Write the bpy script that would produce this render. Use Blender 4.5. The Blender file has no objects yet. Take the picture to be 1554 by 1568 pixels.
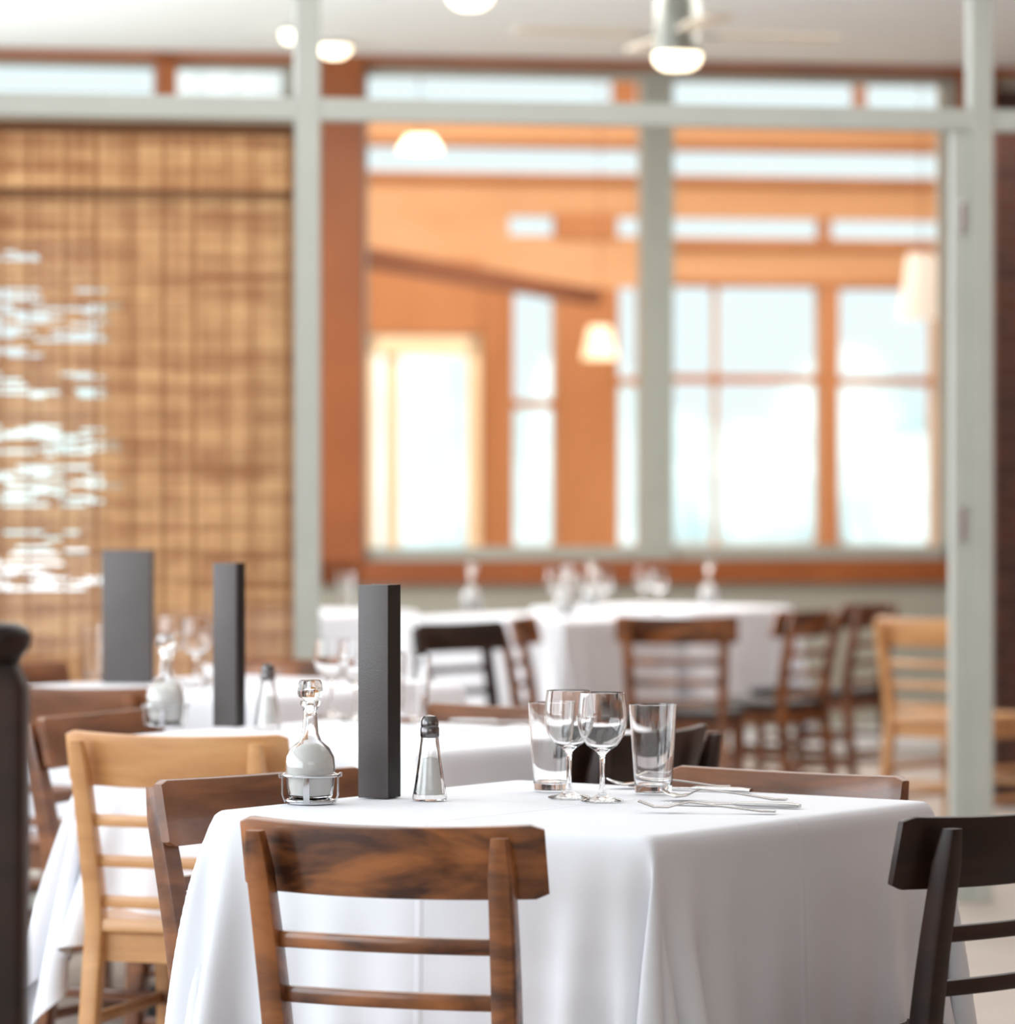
import bpy, bmesh, math, random
import numpy as np
from mathutils import Vector, Matrix
random.seed(4)
S=bpy.context.scene
F=6100.0; CX=777.0; HY=753.0; CAMZ=1.2; TOPZ=0.754
S.view_settings.view_transform='Standard'
S.view_settings.look='None'

# ---------------------------------------------------------------- materials
def nt(name):
    m=bpy.data.materials.new(name); m.use_nodes=True
    n=m.node_tree.nodes; l=m.node_tree.links
    return m,n,l,n['Principled BSDF']
def plain(name,col,rough=.5,metal=0,trans=0,emis=None,es=0,spec=.5,noise=0,nscale=8,bump=0,bscale=200,coat=0):
    m,n,l,b=nt(name)
    b.inputs['Base Color'].default_value=(*col,1); b.inputs['Roughness'].default_value=rough
    b.inputs['Metallic'].default_value=metal; b.inputs['Transmission Weight'].default_value=trans
    b.inputs['Specular IOR Level'].default_value=spec
    b.inputs['Coat Weight'].default_value=coat
    if emis: 
        b.inputs['Emission Color'].default_value=(*emis,1); b.inputs['Emission Strength'].default_value=es
    tc=n.new('ShaderNodeTexCoord')
    if noise:
        t=n.new('ShaderNodeTexNoise'); t.inputs['Scale'].default_value=nscale; t.inputs['Detail'].default_value=4
        l.new(tc.outputs['Object'],t.inputs['Vector'])
        r=n.new('ShaderNodeValToRGB'); r.color_ramp.elements[0].position=.3; r.color_ramp.elements[1].position=.7
        r.color_ramp.elements[0].color=(*[c*(1-noise) for c in col],1); r.color_ramp.elements[1].color=(*[min(1,c*(1+noise*.5)) for c in col],1)
        l.new(t.outputs['Fac'],r.inputs['Fac']); l.new(r.outputs['Color'],b.inputs['Base Color'])
    if bump:
        t2=n.new('ShaderNodeTexNoise'); t2.inputs['Scale'].default_value=bscale; t2.inputs['Detail'].default_value=3
        l.new(tc.outputs['Object'],t2.inputs['Vector'])
        bp=n.new('ShaderNodeBump'); bp.inputs['Strength'].default_value=bump; bp.inputs['Distance'].default_value=.01
        l.new(t2.outputs['Fac'],bp.inputs['Height']); l.new(bp.outputs['Normal'],b.inputs['Normal'])
    return m
def wood(name,dark,light,scale=(3,9,16),rough=.35,coat=.2,spec=.45,grain=.5,dist=.8,crough=.22,lo=.36,hi=.74):
    m,n,l,b=nt(name)
    tc=n.new('ShaderNodeTexCoord'); mp=n.new('ShaderNodeMapping'); mp.inputs['Scale'].default_value=scale
    l.new(tc.outputs['Object'],mp.inputs['Vector'])
    t=n.new('ShaderNodeTexNoise'); t.inputs['Scale'].default_value=1.0; t.inputs['Detail'].default_value=3; t.inputs['Distortion'].default_value=dist; t.inputs['Roughness'].default_value=.45
    l.new(mp.outputs['Vector'],t.inputs['Vector'])
    t2=n.new('ShaderNodeTexNoise'); t2.inputs['Scale'].default_value=9; t2.inputs['Detail'].default_value=2
    l.new(mp.outputs['Vector'],t2.inputs['Vector'])
    mx=n.new('ShaderNodeMath'); mx.operation='MULTIPLY_ADD'; mx.inputs[1].default_value=.18*grain
    l.new(t2.outputs['Fac'],mx.inputs[0]); l.new(t.outputs['Fac'],mx.inputs[2])
    r=n.new('ShaderNodeValToRGB'); r.color_ramp.elements[0].position=lo; r.color_ramp.elements[1].position=hi
    r.color_ramp.elements[0].color=(*dark,1); r.color_ramp.elements[1].color=(*light,1)
    l.new(mx.outputs[0],r.inputs['Fac']); l.new(r.outputs['Color'],b.inputs['Base Color'])
    b.inputs['Roughness'].default_value=rough; b.inputs['Coat Weight'].default_value=coat; b.inputs['Coat Roughness'].default_value=crough
    b.inputs['Specular IOR Level'].default_value=spec
    return m
def glassmat(name,col=(1,1,1),rough=0.0):
    m,n,l,b=nt(name)
    b.inputs['Base Color'].default_value=(*col,1); b.inputs['Roughness'].default_value=rough
    b.inputs['Transmission Weight'].default_value=1; b.inputs['IOR'].default_value=1.48
    return m

M_walnut=wood('walnut_wood',(.050,.013,.004),(.37,.125,.032),scale=(3,9,12),coat=.6,dist=2.2,grain=1.0,crough=.14,lo=.40,hi=.74)
M_brown=wood('brown_wood',(.075,.023,.008),(.24,.085,.030),coat=.4,dist=1.4,grain=.9,crough=.16)
M_oak=wood('orange_wood',(.47,.215,.08),(.66,.35,.145),grain=.9,coat=.35)
M_dark=wood('dark_wood',(.010,.004,.0025),(.036,.012,.007),rough=.42,coat=.05,spec=.35)
M_seatblk=plain('black_seat',(.012,.011,.012),.5,spec=.3)
M_timber=wood('timber_orange',(.56,.335,.175),(.70,.44,.245),scale=(.4,.4,1.6),rough=.6,coat=.0,spec=.2)
M_timber2=wood('timber_brown',(.42,.19,.08),(.53,.26,.12),scale=(2,2,.6),rough=.6,coat=.0,spec=.2)
M_beam=wood('timber_beam',(.20,.075,.035),(.28,.11,.05),scale=(.5,.5,1),rough=.6,coat=0,spec=.2)
M_redwood=wood('redwood_trim',(.25,.065,.016),(.36,.105,.027),scale=(1,1,1),rough=.45)
M_cloth,n,l,b=nt('white_linen')
b.inputs['Base Color'].default_value=(.80,.81,.86,1); b.inputs['Roughness'].default_value=.85; b.inputs['Specular IOR Level'].default_value=.2
tc=n.new('ShaderNodeTexCoord'); sp=n.new('ShaderNodeSeparateXYZ'); l.new(tc.outputs['Object'],sp.inputs[0])
hs=[]
for ax in('X','Y'):
    a=n.new('ShaderNodeMath'); a.operation='ABSOLUTE'; l.new(sp.outputs[ax],a.inputs[0])
    r=n.new('ShaderNodeMapRange'); r.interpolation_type='SMOOTHSTEP'; r.inputs['From Min'].default_value=0; r.inputs['From Max'].default_value=.009; r.inputs['To Min'].default_value=.6; r.inputs['To Max'].default_value=0
    l.new(a.outputs[0],r.inputs['Value']); hs.append(r)
ad=n.new('ShaderNodeMath'); ad.operation='ADD'; l.new(hs[0].outputs[0],ad.inputs[0]); l.new(hs[1].outputs[0],ad.inputs[1])
t2=n.new('ShaderNodeTexNoise'); t2.inputs['Scale'].default_value=3.5; t2.inputs['Detail'].default_value=2; t2.inputs['Distortion'].default_value=.3; l.new(tc.outputs['Object'],t2.inputs['Vector'])
ad2=n.new('ShaderNodeMath'); ad2.operation='MULTIPLY_ADD'; ad2.inputs[1].default_value=6.0; l.new(t2.outputs['Fac'],ad2.inputs[0]); l.new(ad.outputs[0],ad2.inputs[2])
bp=n.new('ShaderNodeBump'); bp.inputs['Strength'].default_value=.5; bp.inputs['Distance'].default_value=.004
l.new(ad2.outputs[0],bp.inputs['Height']); l.new(bp.outputs['Normal'],b.inputs['Normal'])

M_glass=glassmat('clear_glass')
M_chrome=plain('chrome',(.62,.62,.64),.18,1)
M_capmetal=plain('shaker_cap_metal',(.16,.15,.15),.22,1)
M_steel=plain('cutlery_steel',(.48,.46,.45),.12,1)
M_salt_refr=plain('salt_refraction_white',(.84,.83,.80),.8)
M_menu=plain('menu_leather',(.088,.074,.073),.34,bump=.12,bscale=500,noise=.15,spec=.5)
M_menublk=plain('menu_spine',(.006,.005,.005),.5,spec=.2)
M_page=plain('menu_page',(.12,.10,.09),.7)
M_frame=plain('grey_paint',(.44,.46,.42),.5,noise=.04)
M_frame2=plain('grey_green_paint',(.38,.39,.34),.5,noise=.04)
M_wall=plain('wall_paint',(.36,.34,.28),.8,noise=.05,nscale=3)
M_white=plain('white_paint',(.80,.80,.78),.7,noise=.02)
M_warmwall=plain('warm_wall_paint',(.55,.36,.29),.8,noise=.03)
M_ceil=plain('ceiling_paint',(.87,.91,.89),.8,noise=.02)
M_floor=plain('floor_tile',(.42,.36,.32),.5,noise=.12,nscale=2)
M_cream=plain('cream_paint',(.92,.80,.55),.5)
M_bulb=plain('lamp_glow',(1,.95,.85),.4,emis=(1,.86,.6),es=4)
M_shade=plain('pendant_shade',(.95,.85,.65),.6,emis=(1,.82,.5),es=.5)
M_snow=plain('snow',(.93,.94,.95),.8,noise=.03)
M_fan=plain('fan_blade',(.72,.64,.52),.4)
M_hedge=plain('frosted_hedge',(.56,.66,.65),.9,noise=.15,nscale=.6)
M_brick,n,l,b=nt('dark_brick')
tc=n.new('ShaderNodeTexCoord'); mp=n.new('ShaderNodeMapping'); mp.inputs['Rotation'].default_value=(math.pi/2,0,0)
l.new(tc.outputs['Object'],mp.inputs['Vector'])
bt=n.new('ShaderNodeTexBrick'); bt.inputs['Scale'].default_value=4; bt.inputs['Color1'].default_value=(.075,.020,.010,1); bt.inputs['Color2'].default_value=(.04,.013,.008,1); bt.inputs['Mortar'].default_value=(.07,.04,.03,1)
l.new(mp.outputs['Vector'],bt.inputs['Vector']); l.new(bt.outputs['Color'],b.inputs['Base Color'])
# bamboo
M_bamboo,n,l,b=nt('bamboo')
tc=n.new('ShaderNodeTexCoord')
def nz(scale3,sc,det=3):
    mp=n.new('ShaderNodeMapping'); mp.inputs['Scale'].default_value=scale3
    l.new(tc.outputs['Object'],mp.inputs['Vector'])
    t=n.new('ShaderNodeTexNoise'); t.inputs['Scale'].default_value=sc; t.inputs['Detail'].default_value=det; l.new(mp.outputs['Vector'],t.inputs['Vector']); return t
def wv(dr,sc,dist):
    t=n.new('ShaderNodeTexWave'); t.bands_direction=dr; t.inputs['Scale'].default_value=sc; t.inputs['Distortion'].default_value=dist; t.inputs['Detail'].default_value=1
    l.new(tc.outputs['Object'],t.inputs['Vector']); return t
def madd(a,k,c):
    m_=n.new('ShaderNodeMath'); m_.operation='MULTIPLY_ADD'; m_.inputs[1].default_value=k; l.new(a,m_.inputs[0]); l.new(c,m_.inputs[2]); return m_.outputs[0]
ta=nz((1.2,1,34),1.5); tb=nz((9,1,9),1.2,2)
o_=madd(tb.outputs['Fac'],.45,ta.outputs['Fac'])
o_=madd(wv('X',8.0,.6).outputs['Fac'],.11,o_)
o_=madd(wv('Z',4.0,.8).outputs['Fac'],.15,o_)
o_=madd(wv('X',2.6,1).outputs['Fac'],.07,o_)
r=n.new('ShaderNodeValToRGB')
r.color_ramp.elements[0].position=.60; r.color_ramp.elements[1].position=1.0
sc_=n.new('ShaderNodeMath'); sc_.operation='MULTIPLY'; sc_.inputs[1].default_value=.88; l.new(o_,sc_.inputs[0])
r.color_ramp.elements[0].color=(.32,.125,.040,1); r.color_ramp.elements[1].color=(.70,.41,.185,1)
l.new(sc_.outputs[0],r.inputs['Fac']); l.new(r.outputs['Color'],b.inputs['Base Color']); b.inputs['Roughness'].default_value=.6
M_string=plain('blind_string',(.33,.14,.045),.8)
M_band=plain('blind_tape',(.16,.065,.025),.8)

# ---------------------------------------------------------------- mesh helpers
def finish(bm,name,mats,smooth=35,parent=None):
    bmesh.ops.recalc_face_normals(bm,faces=bm.faces)
    me=bpy.data.meshes.new(name); bm.to_mesh(me); bm.free()
    for m in mats: me.materials.append(m)
    if smooth:
        for p in me.polygons: p.use_smooth=True
        me.set_sharp_from_angle(angle=math.radians(smooth))
    ob=bpy.data.objects.new(name,me); S.collection.objects.link(ob)
    if parent: ob.parent=parent
    return ob
def inst(me,name,loc,rot=0,mats=None,scale=1):
    ob=bpy.data.objects.new(name,me); S.collection.objects.link(ob)
    ob.location=loc; ob.rotation_euler=(0,0,rot); ob.scale=(scale,)*3
    if mats:
        for i,m in enumerate(mats):
            ob.material_slots[i].link='OBJECT'; ob.material_slots[i].material=m
    return ob
def box(bm,x0,x1,y0,y1,z0,z1,mi=0,bev=0,M=None):
    vs=[bm.verts.new((x,y,z)) for x in(x0,x1) for y in(y0,y1) for z in(z0,z1)]
    if M: 
        for v in vs: v.co=M@v.co
    fs=[]
    for q in((0,1,3,2),(4,6,7,5),(0,4,5,1),(2,3,7,6),(0,2,6,4),(1,5,7,3)):
        f=bm.faces.new([vs[i] for i in q]); f.material_index=mi; fs.append(f)
    if bev:
        es=list({e for f in fs for e in f.edges})
        r=bmesh.ops.bevel(bm,geom=es,offset=bev,segments=2,affect='EDGES',profile=.6)
        for f in r['faces']: f.material_index=mi
def sweep(bm,pts,A,B,w,h,mi=0,ch=.3):
    rings=[]
    N=len(pts)
    for i,p in enumerate(pts):
        a=A[i] if isinstance(A,list) else A; b_=B[i] if isinstance(B,list) else B
        ww=(w[i] if isinstance(w,list) else w)/2; hh=(h[i] if isinstance(h,list) else h)/2
        c=min(ww,hh)*ch*1.0
        prof=[]
        for sx,sy in((1,1),(-1,1),(-1,-1),(1,-1)):
            k=c*.3
            tri=[(sx*ww,sy*(hh-c)),(sx*(ww-k),sy*(hh-k)),(sx*(ww-c),sy*hh)]
            if sx*sy<0: tri.reverse()
            prof+=tri
        rings.append([bm.verts.new(Vector(p)+a*u+b_*v) for u,v in prof])
    for i in range(N-1):
        for j in range(12):
            f=bm.faces.new((rings[i][j],rings[i][(j+1)%12],rings[i+1][(j+1)%12],rings[i+1][j])); f.material_index=mi
    for rg in(rings[0],rings[-1]):
        f=bm.faces.new(rg); f.material_index=mi
def lathe(bm,prof,seg=40,mi=0,cx=0,cy=0,cz=0,closed=False):
    rings=[]
    for r_,z in prof:
        if r_<1e-6: rings.append([bm.verts.new((cx,cy,z+cz))])
        else: rings.append([bm.verts.new((cx+r_*math.cos(2*math.pi*k/seg),cy+r_*math.sin(2*math.pi*k/seg),z+cz)) for k in range(seg)])
    idx=list(range(len(rings)-1))
    pairs=[(i,i+1) for i in idx]+([(len(rings)-1,0)] if closed else [])
    for i,j in pairs:
        a,b_=rings[i],rings[j]
        for k in range(seg):
            k2=(k+1)%seg
            if len(a)==1 and len(b_)==1: continue
            if len(a)==1: f=bm.faces.new((a[0],b_[k],b_[k2]))
            elif len(b_)==1: f=bm.faces.new((a[k],a[k2],b_[0]))
            else: f=bm.faces.new((a[k],a[k2],b_[k2],b_[k]))
            f.material_index=mi
X=Vector((1,0,0));Y=Vector((0,1,0));Z=Vector((0,0,1))

# ---------------------------------------------------------------- chair
def posty(z):
    if z<.44: return -.05+ (z/.44)*.05
    t=(z-.44)/.34
    return .0-.062*t**1.3
def chair_mesh():
    bm=bmesh.new()
    for s in(-1,1):
        pts=[];A=[];W=[];H=[]
        for i in range(17):
            z=.766*i/16
            half=.156+ (.012*max(0,(z-.44)/.33)) + .012*max(0,(.44-z)/.44)
            pts.append((s*half,posty(z),z)); W.append(.034 if z<.6 else .034-.004*(z-.6)/.17); H.append(.026+.012*(1-abs(z-.44)/.44))
        W[-1]*=.7; H[-1]*=.7
        sweep(bm,pts,X,Y,W,H,0,.35)
    pts=[];A=[];B=[];W=[];H=[]
    n_=26
    lean=Vector((0,-.075,.34)).normalized()
    for i in range(n_+1):
        t=-1+2*i/n_; x=t*.208
        y=posty(.73)+.012+ .95*x*x
        pts.append((x,y,.733-.004*(1-t*t)))
        tan=Vector((1,1.9*x,0)).normalized(); nn=Vector((-tan.y,tan.x,0))
        A.append(nn);B.append(lean)
        e=max(0,(abs(t)-.955)/.045)
        H.append((.096+.003*t*t)*(1-.14*e*e)); W.append(.018*(1-.25*e))
    sweep(bm,pts,A,B,W,H,0,.45)
    for z in(.625,.553,.481):
        pts=[];A=[]
        for i in range(15):
            t=-1+2*i/14; x=t*.166
            pts.append((x,posty(z)-.012+.7*x*x,z)); tan=Vector((1,1.4*x,0)).normalized(); A.append(Vector((-tan.y,tan.x,0)))
        sweep(bm,pts,A,Z,.012,.022,0,.8)
    out=[]
    def corner(cx,cy,r,a0):
        for k in range(7):
            a=a0+math.pi/2*k/6; out.append((cx+r*math.cos(a),cy+r*math.sin(a)))
    corner(.17,.35,.04,0); corner(-.17,.35,.04,math.pi/2); corner(-.155,.01,.025,math.pi); corner(.155,.01,.025,1.5*math.pi)
    layers=[(.95,.424),(1,.43),(1,.444),(.985,.451),(.9,.449),(.5,.443)]
    rings=[[bm.verts.new((x*s_,.185+(y-.185)*s_,z)) for x,y in out] for s_,z in layers]
    for a,b_ in zip(rings,rings[1:]):
        for k in range(len(out)):
            f=bm.faces.new((a[k],a[(k+1)%len(out)],b_[(k+1)%len(out)],b_[k])); f.material_index=1
    for rg in(rings[0],rings[-1]):
        f=bm.faces.new(rg); f.material_index=1
    box(bm,-.15,.15,.345,.363,.375,.428); 
    for s in(-1,1):
        box(bm,s*.158-.009,s*.158+.009,.0,.35,.375,.428)
        sweep(bm,[(s*.175,.35,.428),(s*.172,.352,.25),(s*.178,.36,0)],X,Y,[.036,.032,.024],[.036,.032,.024],0,.4)
        for z in(.17,.27):
            sweep(bm,[(s*.165,posty(z),z),(s*.174,.353,z)],X,Z,.014,.022,0,.7)
    box(bm,-.15,.15,.0,.016,.375,.428)
    sweep(bm,[(-.172,.353,.22),(.172,.353,.22)],Y,Z,.014,.022,0,.7)
    sweep(bm,[(-.163,posty(.22),.22),(.163,posty(.22),.22)],Y,Z,.014,.022,0,.7)
    ob=finish(bm,'dining_chair',[M_walnut,M_walnut])
    me=ob.data; bpy.data.objects.remove(ob); return me
CH=chair_mesh()
def chair(x,y,deg,mat,seat=None):
    th=math.radians(deg)
    off=Vector((0,-.035,0)); off.rotate(Matrix.Rotation(th,3,'Z'))
    return inst(CH,'dining_chair',(x-off.x,y-off.y,0),th,[mat,seat or mat])

chair(-.158,5.07,-20.6,M_walnut)
chair(-.385,5.96,-134,M_brown)
chair(-.585,6.93,-18,M_oak)
chair(.675,5.27,45,M_dark)
chair(.435,6.01,144,M_brown)
chair(-.80,7.60,-117,M_brown)
chair(.25,7.03,52,M_dark)
chair(.02,7.83,144,M_brown)
chair(-.95,8.62,-25,M_brown)
chair(-.55,10.1,144,M_walnut)
chair(-1.22,9.75,-117,M_brown)
chair(-.17,12.9,-130,M_dark,M_seatblk)
chair(.03,13.35,-100,M_walnut,M_seatblk)
chair(.57,13.5,-8,M_walnut,M_seatblk)
chair(1.08,14.2,57,M_walnut,M_seatblk)
chair(1.38,15.1,60,M_brown,M_seatblk)
chair(1.385,13.3,-42,M_oak,M_oak)

# ---------------------------------------------------------------- tablecloth (position based drape)
def sim(n=83,size=1.44,half=.370,steps=230,iters=15):
    g=np.linspace(-size/2,size/2,n); h=g[1]-g[0]
    P=np.zeros((n,n,3)); P[...,0],P[...,1]=np.meshgrid(g,g,indexing='ij')
    rng=np.random.default_rng(3)
    pin=((abs(P[...,0])<half+.001)&(abs(P[...,1])<half+.001))
    P[...,2]+=np.where(pin,0,rng.normal(0,.0015,(n,n)))
    w=np.where(pin,0.0,1.0)[...,None]
    V=np.zeros_like(P); dt=1/75
    def con(a,b,L,k):
        pa=P[a];pb=P[b];wa=w[a];wb=w[b]
        d=pb-pa; ln=np.sqrt((d*d).sum(-1,keepdims=True))+1e-9
        ws=wa+wb; ws=np.where(ws==0,1,ws)
        c=k*(ln-L)/ln/ws*d
        P[a]+=wa*c; P[b]-=wb*c
    s=np.s_
    st=[]
    for o in(0,1):
        e=n-1-((n-1-o)%2)
        st.append((s[o:e:2,:],s[o+1:e+1:2,:])); st.append((s[:,o:e:2],s[:,o+1:e+1:2]))
    sh=[]
    for o in(0,1):
        e=n-1-((n-1-o)%2)
        sh.append((s[o:e:2,:-1],s[o+1:e+1:2,1:])); sh.append((s[o:e:2,1:],s[o+1:e+1:2,:-1]))
    idx=np.arange(n-2)
    bd=[]
    for o in(0,1):
        i=idx[(idx//2)%2==o]
        bd.append((s[i,:],s[i+2,:])); bd.append((s[:,i],s[:,i+2]))
    for it in range(steps):
        V[...,2]-=9.8*dt*(w[...,0]); V*=.985
        Q=P.copy(); P+=V*dt*w
        for k in range(iters):
            for a,b_ in st: con(a,b_,h,1)
            for a,b_ in sh: con(a,b_,h*math.sqrt(2),.35)
            for a,b_ in bd: con(a,b_,2*h,.16)
            x=P[...,0];y=P[...,1];z=P[...,2]
            ax=half-abs(x); ay=half-abs(y)
            ins=(ax>0)&(ay>0)&(z<0)&(~pin)
            top=ins&(z>-.012)&(np.minimum(ax,ay)>.004); side=ins&~top
            z[top]=0
            sx=side&(ax<=ay); sy=side&(ax>ay)
            x[sx]=np.sign(x[sx])*half; y[sy]=np.sign(y[sy])*half
        V=(P-Q)/dt
    return P
PC=sim()
def cloth_mesh(flare=0.0):
    n=PC.shape[0]
    Q=PC.copy()
    f=1+flare*np.clip(-Q[...,2]-.02,0,1)
    Q[...,0]*=f; Q[...,1]*=f
    me=bpy.data.meshes.new('tablecloth')
    vs=Q.reshape(-1,3).tolist()
    fs=[(i*n+j,(i+1)*n+j,(i+1)*n+j+1,i*n+j+1) for i in range(n-1) for j in range(n-1)]
    me.from_pydata(vs,[],fs); me.materials.append(M_cloth)
    for p in me.polygons: p.use_smooth=True
    return me
CL=cloth_mesh(.06); CLF=cloth_mesh(.34)
def table_mesh():
    bm=bmesh.new()
    box(bm,-.354,.354,-.354,.354,.712,.745,0,.006)
    box(bm,-.28,.28,-.28,.28,.66,.712,0)
    sweep(bm,[(0,0,.66),(0,0,.05)],X,Y,.09,.09,1,.5)
    for a in(0,math.pi/2):
        d=Vector((math.cos(a),math.sin(a),0)); pn=Vector((-d.y,d.x,0))
        sweep(bm,[-d*.3+Z*.015,-d*.2+Z*.03,Z*.045,d*.2+Z*.03,d*.3+Z*.015],pn,Z,.06,[.03,.04,.06,.04,.03],1,.3)
    ob=finish(bm,'dining_table',[M_brown,M_seatblk]); me=ob.data; bpy.data.objects.remove(ob); return me
TM=table_mesh()
TROT=math.radians(54.4)
def table(x,y,rot=TROT,cl=None):
    t=inst(TM,'dining_table',(x,y,0),rot)
    c=inst(cl or CL,'tablecloth',(x,y,TOPZ-.001),rot)
    md=c.modifiers.new('sub','SUBSURF'); md.levels=1; md.render_levels=1
    return t
table(.10,5.68); table(-.24,7.35,TROT-math.pi/2,CLF); table(-.62,9.25,math.radians(52))
table(-.85,14.9); table(.11,14.31,TROT+math.pi); table(.60,15.5)

# ---------------------------------------------------------------- tableware meshes
def mk(fn,name,mats):
    bm=bmesh.new(); fn(bm); ob=finish(bm,name,mats,40); me=ob.data; bpy.data.objects.remove(ob); return me
def wine(bm):
    o=[(0,0),(.030,.0),(.031,.0015),(.026,.003),(.012,.006),(.005,.012),(.0037,.025),(.0035,.055),(.0045,.066),(.010,.072),(.022,.080),(.031,.093),(.0355,.108),(.036,.122),(.0345,.140),(.0325,.156)]
    i=[(.0318,.1563),(.0335,.140),(.035,.122),(.0345,.108),(.030,.094),(.021,.0815),(.010,.0745),(0,.073)]
    lathe(bm,o+i,48)
def tumbler(bm):
    o=[(0,0),(.025,0),(.027,.002),(.0285,.02),(.0325,.08),(.0355,.131)]
    i=[(.0345,.1315),(.0312,.08),(.0272,.02),(.025,.012),(0,.010)]
    lathe(bm,o+i,48)
def bottle(bm):
    o=[(0,.006),(.026,.006),(.032,.010),(.0345,.025),(.036,.052),(.0345,.066),(.028,.079),(.016,.089),(.0118,.100),(.0098,.125),(.0105,.136),(.0145,.141),(.0145,.146)]
    i=[(.0085,.146),(.0082,.125),(.010,.100),(.0135,.090),(.025,.077),(.032,.065),(.0335,.052),(.032,.025),(.029,.012),(0,.010)]
    lathe(bm,o+i,44,0)
    lathe(bm,[(0,.0115),(.028,.0125),(.0312,.025),(.0325,.050),(.0312,.064),(.024,.076),(.013,.083),(0,.084)],40,1)  # white solid stands in for the tablecloth refracted through the bottle
    lathe(bm,[(0,.128),(.006,.129),(.0075,.146),(.0095,.149),(.017,.152),(.0185,.158),(.0165,.172),(.0145,.176),(0,.177)],24,0)
    def ring(R,z,r_):
        lathe(bm,[(R+r_*math.cos(a),z+r_*math.sin(a)) for a in [2*math.pi*k/8 for k in range(8)]],48,2,closed=True)
    ring(.040,.040,.0022); ring(.034,.004,.0018)
    for k in range(4):
        a=math.radians(45+20+90*k); c,s_=math.cos(a),math.sin(a)
        sweep(bm,[(c*.040,s_*.040,.040),(c*.040,s_*.040,.012),(c*.036,s_*.036,.001)],Vector((c,s_,0)),Vector((-s_,c,0)),.002,.009,2,.5)
    lathe(bm,[(0,.0),(.034,.0),(.034,.003),(0,.004)],32,2)
    for sx in(-1,1):
        sweep(bm,[(sx*.040,0,.040),(sx*.046,0,.043),(sx*.046,0,.037),(sx*.040,0,.036)],Y,X,.006,.002,2,.4)
def shaker(bm):
    def R(z): return .0265-.0145*(z/.098)**.8 if z>0 else .0265
    zs=[0,.004,.02,.04,.06,.08,.098]
    o=[(0,0),(.025,0)]+[(R(z),max(z,.002)) for z in zs[1:]]
    i=[(R(z)-.0022,z) for z in reversed(zs[2:])]+[(R(.01)-.003,.008),(0,.007)]
    lathe(bm,o+i,10,0)
    lathe(bm,[(0,.0075),(.019,.0085)]+[(R(z)-.0045,z) for z in(.02,.04,.06)]+[(0,.063)],10,1)
    lathe(bm,[(.0125,.090),(.0138,.092),(.0138,.104),(.0125,.106),(.013,.108),(.0125,.115),(.009,.121),(0,.123)],24,2)
def menu_stand(bm):
    w=.048
    box(bm,-w/2,w/2,-.022,-.019,0,.31,0,.001)
    box(bm,-w/2,w/2,.019,.022,0,.31,0,.001)
    box(bm,w/2-.003,w/2+.0005,-.0195,.0195,0,.31,1)
    box(bm,-w/2+.003,w/2-.006,-.017,.017,.004,.303,2)
    box(bm,-w/2+.001,w/2-.004,-.0188,.0188,.3055,.308,1)
def menu_wide(bm):
    box(bm,-.06,.06,-.014,-.011,0,.31,0,.001); box(bm,-.06,.06,.011,.014,0,.31,0,.001)
    box(bm,-.06,-.057,-.011,.011,0,.31,1); box(bm,-.054,.056,-.009,.009,.004,.304,2)
WG=mk(wine,'wine_glass',[M_glass]); TG=mk(tumbler,'drinking_glass',[M_glass])
CR=mk(bottle,'cruet_bottle',[M_glass,M_salt_refr,M_chrome]); SS=mk(shaker,'salt_shaker',[M_glass,M_salt_refr,M_capmetal])
MH=mk(menu_stand,'menu_holder',[M_menu,M_menublk,M_page]); MW=mk(menu_wide,'menu_holder',[M_menu,M_menublk,M_page])
TZ=TOPZ+.0005
def onT(me,name,px,py,rot=0,scale=1):
    d=F*(CAMZ-TOPZ)/(py-HY)
    return inst(me,name,((px-CX)/F*d,d,TZ),math.radians(rot),None,scale)
onT(CR,'cruet_bottle',475,1230,20)
onT(MH,'menu_holder',581,1221,-24)
onT(SS,'salt_shaker',658,1225,10)
onT(TG,'drinking_glass',845,1211); onT(WG,'wine_glass',871,1222); onT(WG,'wine_glass',922,1227); onT(TG,'drinking_glass',1000,1215)
onT(CR,'cruet_bottle',253,1113,20); onT(MH,'menu_holder',351,1112,-20); onT(SS,'salt_shaker',410,1116)
onT(WG,'wine_glass',508,1098); onT(WG,'wine_glass',545,1103); onT(TG,'drinking_glass',632,1108); onT(TG,'drinking_glass',592,1100)
onT(MW,'menu_holder',196,1046,-12); onT(WG,'wine_glass',262,1046); onT(WG,'wine_glass',300,1052); onT(TG,'drinking_glass',145,1040); onT(TG,'drinking_glass',328,1047)
for px,py in((850,937),(880,927),(925,938),(985,930),(1008,938)):
    onT(WG,'wine_glass',px,py)
for px,py in((866,943),(905,930),(722,935),(1085,928)):
    onT(CR,'cruet_bottle',px,py)
onT(TG,'drinking_glass',530,928)

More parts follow.
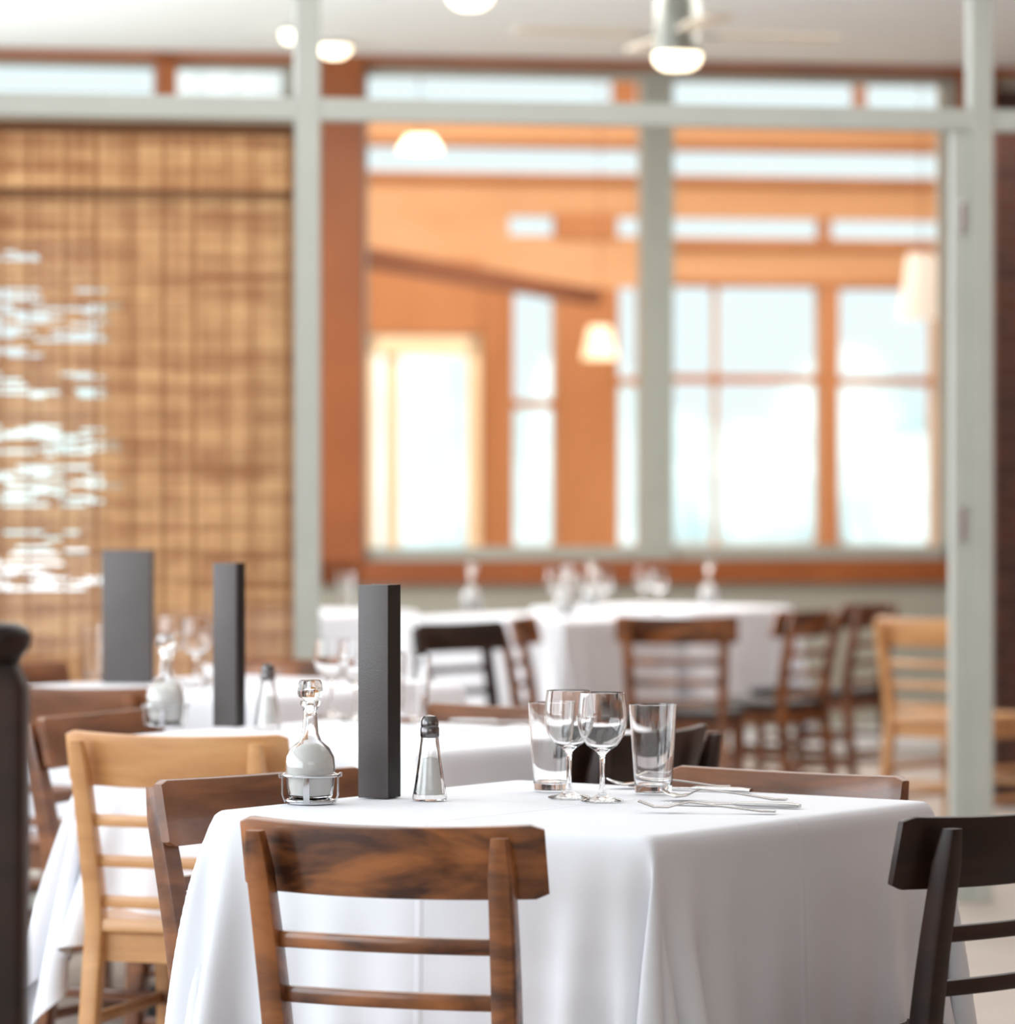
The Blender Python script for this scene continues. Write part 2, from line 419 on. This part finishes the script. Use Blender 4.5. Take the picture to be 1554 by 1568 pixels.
def knife(bm):
    sweep(bm,[(0,0,.003),(.02,0,.0035),(.09,0,.0035),(.10,0,.003),(.15,0,.0025),(.19,0,.002),(.205,.003,.002)],Y,Z,[.012,.015,.012,.014,.019,.017,.003],[.005,.007,.006,.002,.0018,.0015,.001],0,.7)
def fork(bm):
    sweep(bm,[(0,0,.003),(.02,0,.003),(.07,0,.008),(.12,0,.014),(.135,0,.011),(.15,0,.007)],Y,Z,[.016,.015,.007,.007,.020,.024],.0026,0,.6)
    for k in range(4):
        y=-.0099+.0066*k
        sweep(bm,[(.148,y,.007),(.17,y,.007),(.192,y,.015)],Y,Z,[.0038,.0034,.002],.0022,0,.6)
def spoon(bm):
    sweep(bm,[(0,0,.003),(.02,0,.003),(.07,0,.010),(.125,0,.016),(.133,0,.013),(.145,0,.007),(.16,0,.005),(.175,0,.009),(.186,0,.014)],Y,Z,[.016,.015,.007,.007,.022,.036,.040,.030,.008],.0026,0,.6)
K=mk(knife,'table_knife',[M_steel]);FK=mk(fork,'table_fork',[M_steel]);SP=mk(spoon,'table_spoon',[M_steel])
onT(K,'table_knife',1225,1238,158); onT(FK,'table_fork',1188,1246,170); onT(SP,'table_spoon',1118,1207,178)
onT(SP,'table_spoon',1205,1228,166); onT(K,'table_knife',1150,1214,150)
onT(K,'table_knife',690,1105,-20); onT(FK,'table_fork',700,1120,-8)

# ---------------------------------------------------------------- architecture
ANG=math.radians(10)
def frameM(D0): return Matrix.Translation((0,D0,0))@Matrix.Rotation(ANG,4,'Z')
def U(px,D0):
    t=(px-CX)/F; return t*D0/(math.cos(ANG)-t*math.sin(ANG))
def ZZ(py,D0): return CAMZ+(HY-py)*D0/F
def place(ob,D0): ob.matrix_world=frameM(D0); return ob
CEIL=3.2
D1=18.4; D2=11.45
def boxes(name,mats,lst,D0,bev=0):
    bm=bmesh.new()
    for b_ in lst:
        box(bm,*b_[:6],mi=(b_[6] if len(b_)>6 else 0),bev=bev)
    return place(finish(bm,name,mats,0),D0)
def slab(name,mat,x0,x1,y0,y1,z0,z1):
    bm=bmesh.new(); box(bm,x0,x1,y0,y1,z0,z1); return finish(bm,name,[mat],0)
slab('floor',M_floor,-4,7,-3,27.5,-.1,0)
bm=bmesh.new()
v=[(-4,-3),(5,-3),(5,18.4+5*math.tan(ANG)),(-4,18.4-4*math.tan(ANG))]
lo=[bm.verts.new((x,y,CEIL)) for x,y in v]; hi=[bm.verts.new((x,y,CEIL+.1)) for x,y in v]
bm.faces.new(lo); bm.faces.new(hi)
for k in range(4): bm.faces.new((lo[k],lo[(k+1)%4],hi[(k+1)%4],hi[k]))
finish(bm,'ceiling',[M_ceil],0)
slab('wall_right',M_warmwall,5,5.1,-3,19.2,0,CEIL)
slab('wall_rear',M_white,-4.1,5.1,-3.1,-3,0,CEIL)
bm=bmesh.new()
box(bm,-4.1,-4,-3,17.7,0,.8); box(bm,-4.1,-4,-3,17.7,2.7,CEIL)
for y in(-3,-.2,2.6,5.4,8.2,11,13.8,16.6): box(bm,-4.1,-4,y,y+.5,.8,2.7)
finish(bm,'wall_left',[M_white],0)
bm=bmesh.new()
for y in(-2.5,.3,3.1,5.9,8.7,11.5,14.3):
    box(bm,-4.08,-4.02,y+1.12,y+1.18,.8,2.7); box(bm,-4.08,-4.02,y,y+2.3,1.75,1.8)
finish(bm,'window_1',[M_redwood],0)
boxes('brick_screen',[M_brick],[(U(1524,14.8),4.4,0,.2,0,2.62)],14.8)

uL,uR=U(555,D1),U(1458,D1); zb,zt=ZZ(858,D1),ZZ(98,D1)
jL=U(490,D1)
cl0,cl1=ZZ(150,D1)-.02,3.14
pc=U(160,D1)
boxes('wall_far',[M_wall,M_brick],[
 (jL,uR+.25,0,.2,0,ZZ(893,D1)),
 (jL,uR+.2,0,.2,zt+.01,CEIL),
 (-4.4,U(-260,D1),0,.2,0,cl0),
 (pc,jL,0,.2,0,cl0),
 (U(-260,D1),pc,0,.2,0,ZZ(1000,D1)),
 (U(-260,D1),pc,0,.2,ZZ(370,D1),cl0),
 (U(440,D1),jL,0,.2,cl0,CEIL),
 (-4.4,jL,0,.2,cl1,CEIL),
 (U(1490,D1),5.4,0,.2,0,CEIL-.1,1),(U(1490,D1),5.4,0,.2,CEIL-.1,CEIL),
],D1)
boxes('trim_1',[M_redwood],[
 (jL,uL,-.05,.22,ZZ(893,D1),CEIL),
 (jL,uR+.1,-.05,.22,ZZ(893,D1),zb),
 (uR+.02,uR+.2,-.03,.22,zb,CEIL-.02),
 (-4.4,5.2,-.04,.0,CEIL-.045,CEIL-.001),
 (U(238,D1),U(270,D1),-.04,.15,cl0,cl1+.05),
 (-4.4,jL,-.04,.0,cl0-.06,cl0),
],D1)
boxes('baseboard_far',[M_white],[(jL,uR+.3,-.02,0,0,.09)],D1)
mL,mR=U(983,D1),U(1030,D1)
boxes('window_2',[M_frame2],[
 (uL,uR,.0,.1,zb,zb+.06),(uL,uR,0,.1,zt-.06,zt),(uL,uL+.025,0,.1,zb,zt),(uR-.05,uR+.03,0,.1,zb,zt),
 (mL,mR,-.02,.1,zb,zt),(uL,uR,0,.08,ZZ(182,D1),ZZ(165,D1))],D1)
zt1,zt0=ZZ(156,D2),ZZ(190,D2)
pL0,pL1=U(451,D2),U(488,D2); pR0,pR1=U(1482,D2),U(1516,D2)
boxes('glazed_partition',[M_frame,M_chrome],[
 (pL0,pL1,-.035,.035,0,CEIL),(pR0,pR1,-.035,.035,0,CEIL),
 (U(1456,D2),pR0,-.02,.03,0,zt0),
 (-4.2,4,-.03,.03,zt0,zt1),(-4.2,pL0,-.03,.03,0,.12),
 (U(1464,D2),U(1474,D2),-.03,-.018,ZZ(830,D2),ZZ(775,D2),1),(U(1464,D2),U(1474,D2),-.03,-.018,ZZ(350,D2),ZZ(300,D2),1),
],D2,.004)
# bamboo blind
bm=bmesh.new()
b0,b1=-3.4,U(462,D2); ztop=zt0-.01; zbot=.35
holes=[(392,412,-300,60,.4),(447,468,-300,145,.45),(474,530,-300,158,.6),(538,556,-300,70,.4),(576,612,-300,155,.42),(655,700,-300,155,.28),(718,778,-300,155,.34),(808,905,-300,155,.27)]
z=zbot
while z<ztop:
    py=HY-(z-CAMZ)*F/D2
    segs=[(b0,b1)]
    for a,b_,x0,x1,pr in holes:
        if a<py<b_ :
            segs=[]; x=b0
            while x<b1-.001:
                L=random.uniform(.03,.10)
                if x>U(x1,D2)-.03: L=10
                x2=min(x+L,b1)
                inside = x<U(x1,D2)-.03
                if not(inside and random.random()<pr): segs.append((x,x2))
                x=x2
    dy=random.uniform(-.0015,.0015)
    for a,b_ in segs: box(bm,a,b_,.068+dy,.071+dy,z,z+.0083)
    z+=.0088
z=ZZ(296,D2)
while z<ztop:
    box(bm,b0,b1+.02,.040,.043,z,z+.0084); z+=.0088
box(bm,b0,b1+.02,.036,.046,ZZ(301,D2),ZZ(296,D2),2)
box(bm,b0,b1+.02,.036,.08,ztop-.03,ztop,2)
u=b1-.035
k=0
while u>b0:
    wv_=.0025 if k%3 else .004
    box(bm,u-wv_,u+wv_,.064,.067,zbot,ztop,1); box(bm,u-wv_,u+wv_,.037,.040,ZZ(296,D2),ztop,1)
    k+=1; u-=random.choice((.075,.09,.10))
place(finish(bm,'bamboo_blind',[M_bamboo,M_string,M_band],0),D2)

# ---------------------------------------------------------------- room beyond the window
D4=26.0
def bx(px): return U(px,D4)
def bz(py): return ZZ(py,D4)
ops=[(560,735,515,900),(787,850,448,835),(948,980,438,835),(1030,1097,436,835),(1100,1255,436,835),(1280,1430,438,835),
     (540,1500,226,264),(780,1500,330,360),(560,1500,118,158)]
xs=sorted({300,2250}|{o[0] for o in ops}|{o[1] for o in ops}); ys=sorted({-20,1152}|{o[2] for o in ops}|{o[3] for o in ops})
bm=bmesh.new()
for i in range(len(xs)-1):
    for j in range(len(ys)-1):
        cx_,cy_=(xs[i]+xs[i+1])/2,(ys[j]+ys[j+1])/2
        if any(o[0]<cx_<o[1] and o[2]<cy_<o[3] for o in ops): continue
        box(bm,bx(xs[i]),bx(xs[i+1]),0,.15,max(0,bz(ys[j+1])),bz(ys[j]))
place(finish(bm,'wall_back_room',[M_timber],0),D4)
boxes('window_3',[M_timber2,M_cream],[
 (bx(787),bx(850),-.02,.05,bz(626),bz(612)),(bx(948),bx(980),-.02,.05,bz(590),bz(576)),
 (bx(1030),bx(1255),-.02,.05,bz(586),bz(572)),(bx(1280),bx(1430),-.02,.05,bz(588),bz(574)),
 (bx(1253),bx(1282),-.06,.0,bz(835),bz(436)),
 (bx(1310),bx(1325),-.02,.1,bz(160),bz(112)),(bx(940),bx(975),-.02,.1,bz(160),bz(112)),
 (bx(1255),bx(1272),-.02,.1,bz(364),bz(326)),(bx(850),bx(945),-.02,.1,bz(364),bz(326))],D4)
boxes('trim_4',[M_timber2,M_timber],[
 (bx(738),bx(784),-.03,-.002,0,bz(425)),(bx(853),bx(945),-.03,-.002,0,bz(440)),
 (bx(530),bx(736),-.02,-.002,bz(511),bz(400)),
 (bx(1020),bx(1500),-.04,-.002,bz(376),bz(366)),
 (bx(1020),bx(1500),-.04,-.002,bz(434),bz(426)),
 (bx(540),bx(1500),-.05,-.002,bz(276),bz(267)),
 (bx(540),bx(1500),-.04,-.002,bz(222),bz(216))],D4)
boxes('door_1',[M_cream],[
 (bx(560),bx(575),-.03,.06,0,bz(517)),(bx(716),bx(734),-.03,.06,0,bz(517)),(bx(560),bx(734),-.03,.06,bz(545),bz(517)),
 (bx(590),bx(612),-.0,.06,0,bz(545)),(bx(590),bx(716),0,.06,.0,.25)],D4)
dep=(D4-D1)*math.cos(ANG)
boxes('wall_back_room_side',[M_timber,M_white],[(jL-.1,jL,.2,dep+.0,0,4.6),(jL-.13,jL-.1,.2,dep+.0,0,4.6,1),(6.4,6.5,.2,dep+.6,0,4.6)],D1)
boxes('ceiling_back_room',[M_timber],[(jL-.2,6.5,.0,dep+.6,4.5,4.6),(jL-.2,6.5,.0,.2,CEIL+.1,4.6)],D1)
bm=bmesh.new()
sweep(bm,[Vector((-1.0,20.2,ZZ(380,20.2))),Vector((.55,25.6,ZZ(455,25.6)))],Vector((.95,-.28,0)),Z,.12,.10,0,.1)
finish(bm,'trim_2',[M_beam],0)
bm=bmesh.new()
for k in range(3):
    y=20+2*k; box(bm,-2.0,5.6,y,y+.14,3.98,4.15)
finish(bm,'trim_3',[M_timber],0)
def pendant(name,px,py,d,r,h,top,mat):
    bm=bmesh.new()
    lathe(bm,[(r*.6,h/2),(r,-h/2),(r*.97,-h/2),(r*.57,h/2)],32,0,closed=True)
    lathe(bm,[(0,-h*.25),(r*.4,-h*.1),(r*.4,h*.2),(0,h*.35)],16,0)
    x=(px-CX)/F*d; z=CAMZ+(HY-py)*d/F
    box(bm,-.003,.003,-.003,.003,h/2-.03,top-z,1)
    box(bm,-r*.6,r*.6,-.004,.004,h/2-.01,h/2,1)
    o=finish(bm,name,[mat,M_beam],40); o.location=(x,d,z)
pendant('lamp_reflection',918,525,24,.11,.2,4.5,M_shade)
pendant('lamp_reflection',1410,438,21,.12,.34,4.5,plain('pale_shade',(.9,.88,.8),.6,emis=(1,.9,.75),es=.3))
pendant('lamp_reflection',643,220,20,.11,.07,4.5,M_bulb)  # lamp reflection in the window, modelled as a glowing pendant

def clight(px,py,r,h):
    d=F*(CEIL-CAMZ)/(HY-py+h*330)
    bm=bmesh.new()
    lathe(bm,[(0,-h),(r*.5,-h*.95),(r*.85,-h*.7),(r,-h*.35),(r,-.02)],32,0)
    lathe(bm,[(r,-.025),(r*1.08,-.025),(r*1.08,-.001),(0,-.001)],32,1)
    o=finish(bm,'ceiling_light',[M_bulb,M_chrome],50); o.location=((px-CX)/F*d,d,CEIL)
clight(512,88,.074,.072); clight(720,10,.09,.08); clight(443,64,.036,.07)
fd=14.0; fx=(1037-CX)/F*fd; zl=CAMZ+(HY-90)*fd/F
bm=bmesh.new()
lathe(bm,[(0,-.040),(.05,-.036),(.075,-.02),(.084,.005),(.08,.018),(0,.018)],32,0)
lathe(bm,[(.082,.016),(.084,.03),(.080,.06),(.076,.12),(.078,.20),(.06,.23),(.02,.24),(.014,.26),(.014,CEIL-zl-.05),(.05,CEIL-zl-.04),(.055,CEIL-zl-.001),(0,CEIL-zl-.001)],32,1)
for k in range(4):
    a=math.radians(12+90*k); c,s_=math.cos(a),math.sin(a); d=Vector((c,s_,0)); p_=Vector((-s_,c,0))
    sweep(bm,[d*.07+Z*.08,d*.16+Z*.08],p_,Z,.03,.008,1,.3)
    sweep(bm,[d*.14+Z*.085,d*.3+Z*.085,d*.5+Z*.085,d*.58+Z*.085],p_,(Z+p_*.15).normalized(),[.08,.12,.13,.09],.008,2,.3)
o=finish(bm,'ceiling_fan',[M_bulb,plain('brushed_metal',(.36,.37,.34),.4,1),M_fan],40); o.location=(fx,fd,zl)

bm=bmesh.new()
sweep(bm,[(0,0,0),(0,0,1.0),(0,0,1.025)],X,Y,[.07,.07,.05],[.07,.07,.05],0,.2)
lathe(bm,[(0,1.068),(.025,1.067),(.036,1.062),(.041,1.053),(.039,1.042),(.032,1.034),(.026,1.02),(0,1.02)],24,0)
sweep(bm,[(0,0,.93),(-.9,0,.93)],Y,Z,.05,.06,0,.3)
for k in range(6): sweep(bm,[(-.12-.13*k,0,0),(-.12-.13*k,0,.92)],X,Y,.025,.025,0,.4)
o=finish(bm,'wooden_railing',[M_dark],40); o.location=(-.524,4.05,0)

slab('ground_snow',M_snow,-60,60,27.6,160,-.25,-.15)
bm=bmesh.new()
for k in range(30):
    x=-30+2.1*k+random.uniform(-.6,.6); r_=random.uniform(1.5,2.6)
    bmesh.ops.create_icosphere(bm,subdivisions=3,radius=r_,matrix=Matrix.Translation((x,95+random.uniform(-4,4),r_*.5))@Matrix.Diagonal((1,1,random.uniform(.9,2.2),1)))
for v_ in bm.verts: v_.co+=Vector([random.uniform(-.12,.12) for _ in range(3)])
finish(bm,'frosted_hedge',[M_hedge],0)

# ---------------------------------------------------------------- light
w=bpy.data.worlds.new('World'); S.world=w; w.use_nodes=True
bg=w.node_tree.nodes['Background']; bg.inputs['Color'].default_value=(.80,.93,.95,1); bg.inputs['Strength'].default_value=1.12
def area(name,loc,rot,sx,sy,p,col):
    L=bpy.data.lights.new(name,'AREA'); L.shape='RECTANGLE'; L.size=sx; L.size_y=sy; L.energy=p; L.color=col
    o=bpy.data.objects.new(name,L); S.collection.objects.link(o); o.location=loc; o.rotation_euler=rot; return o
R90=math.pi/2
area('window_daylight',(-3.9,4.6,1.75),(0,-R90,0),1.9,9,260,(.87,.935,1))
area('window_daylight_far',(-3.9,14.5,1.75),(0,-R90,0),1.9,5,215,(.91,.96,1))
area('fill_rear',(.5,-1.5,3.0),(math.radians(35),0,0),4,2,60,(1,.95,.91))  # added fill from behind the camera, no ceiling fixture
area('fill_mid',(1.0,15.2,3.1),(0,0,0),3,2.5,120,(1,.97,.93))  # added fill to brighten the far tables, no panel there
area('back_room_fill',(1.2,22.5,4.4),(0,0,0),6,5,500,(1,.96,.90))  # area light added to brighten the timber room, not a fitting
area('fill_front',(.3,8.5,3.12),(0,0,0),4,5,112,(1,.97,.95))  # unseen overhead fill added for the front tables, no panel there
sl=bpy.data.lights.new('sun','SUN'); sl.energy=4.3; sl.angle=.05; so=bpy.data.objects.new('sun',sl); S.collection.objects.link(so)
so.rotation_euler=(math.radians(35),math.radians(-15),0)

# ---------------------------------------------------------------- camera
c=bpy.data.cameras.new('camera'); co=bpy.data.objects.new('camera',c); S.collection.objects.link(co); S.camera=co
co.location=(0,0,CAMZ); co.rotation_euler=(R90,0,0)
c.sensor_fit='HORIZONTAL'; c.sensor_width=36; c.lens=F/1554*36; c.shift_y=-31/1554
c.clip_end=400; c.clip_start=.05
c.dof.use_dof=True; c.dof.focus_distance=5.55; c.dof.aperture_fstop=4.3
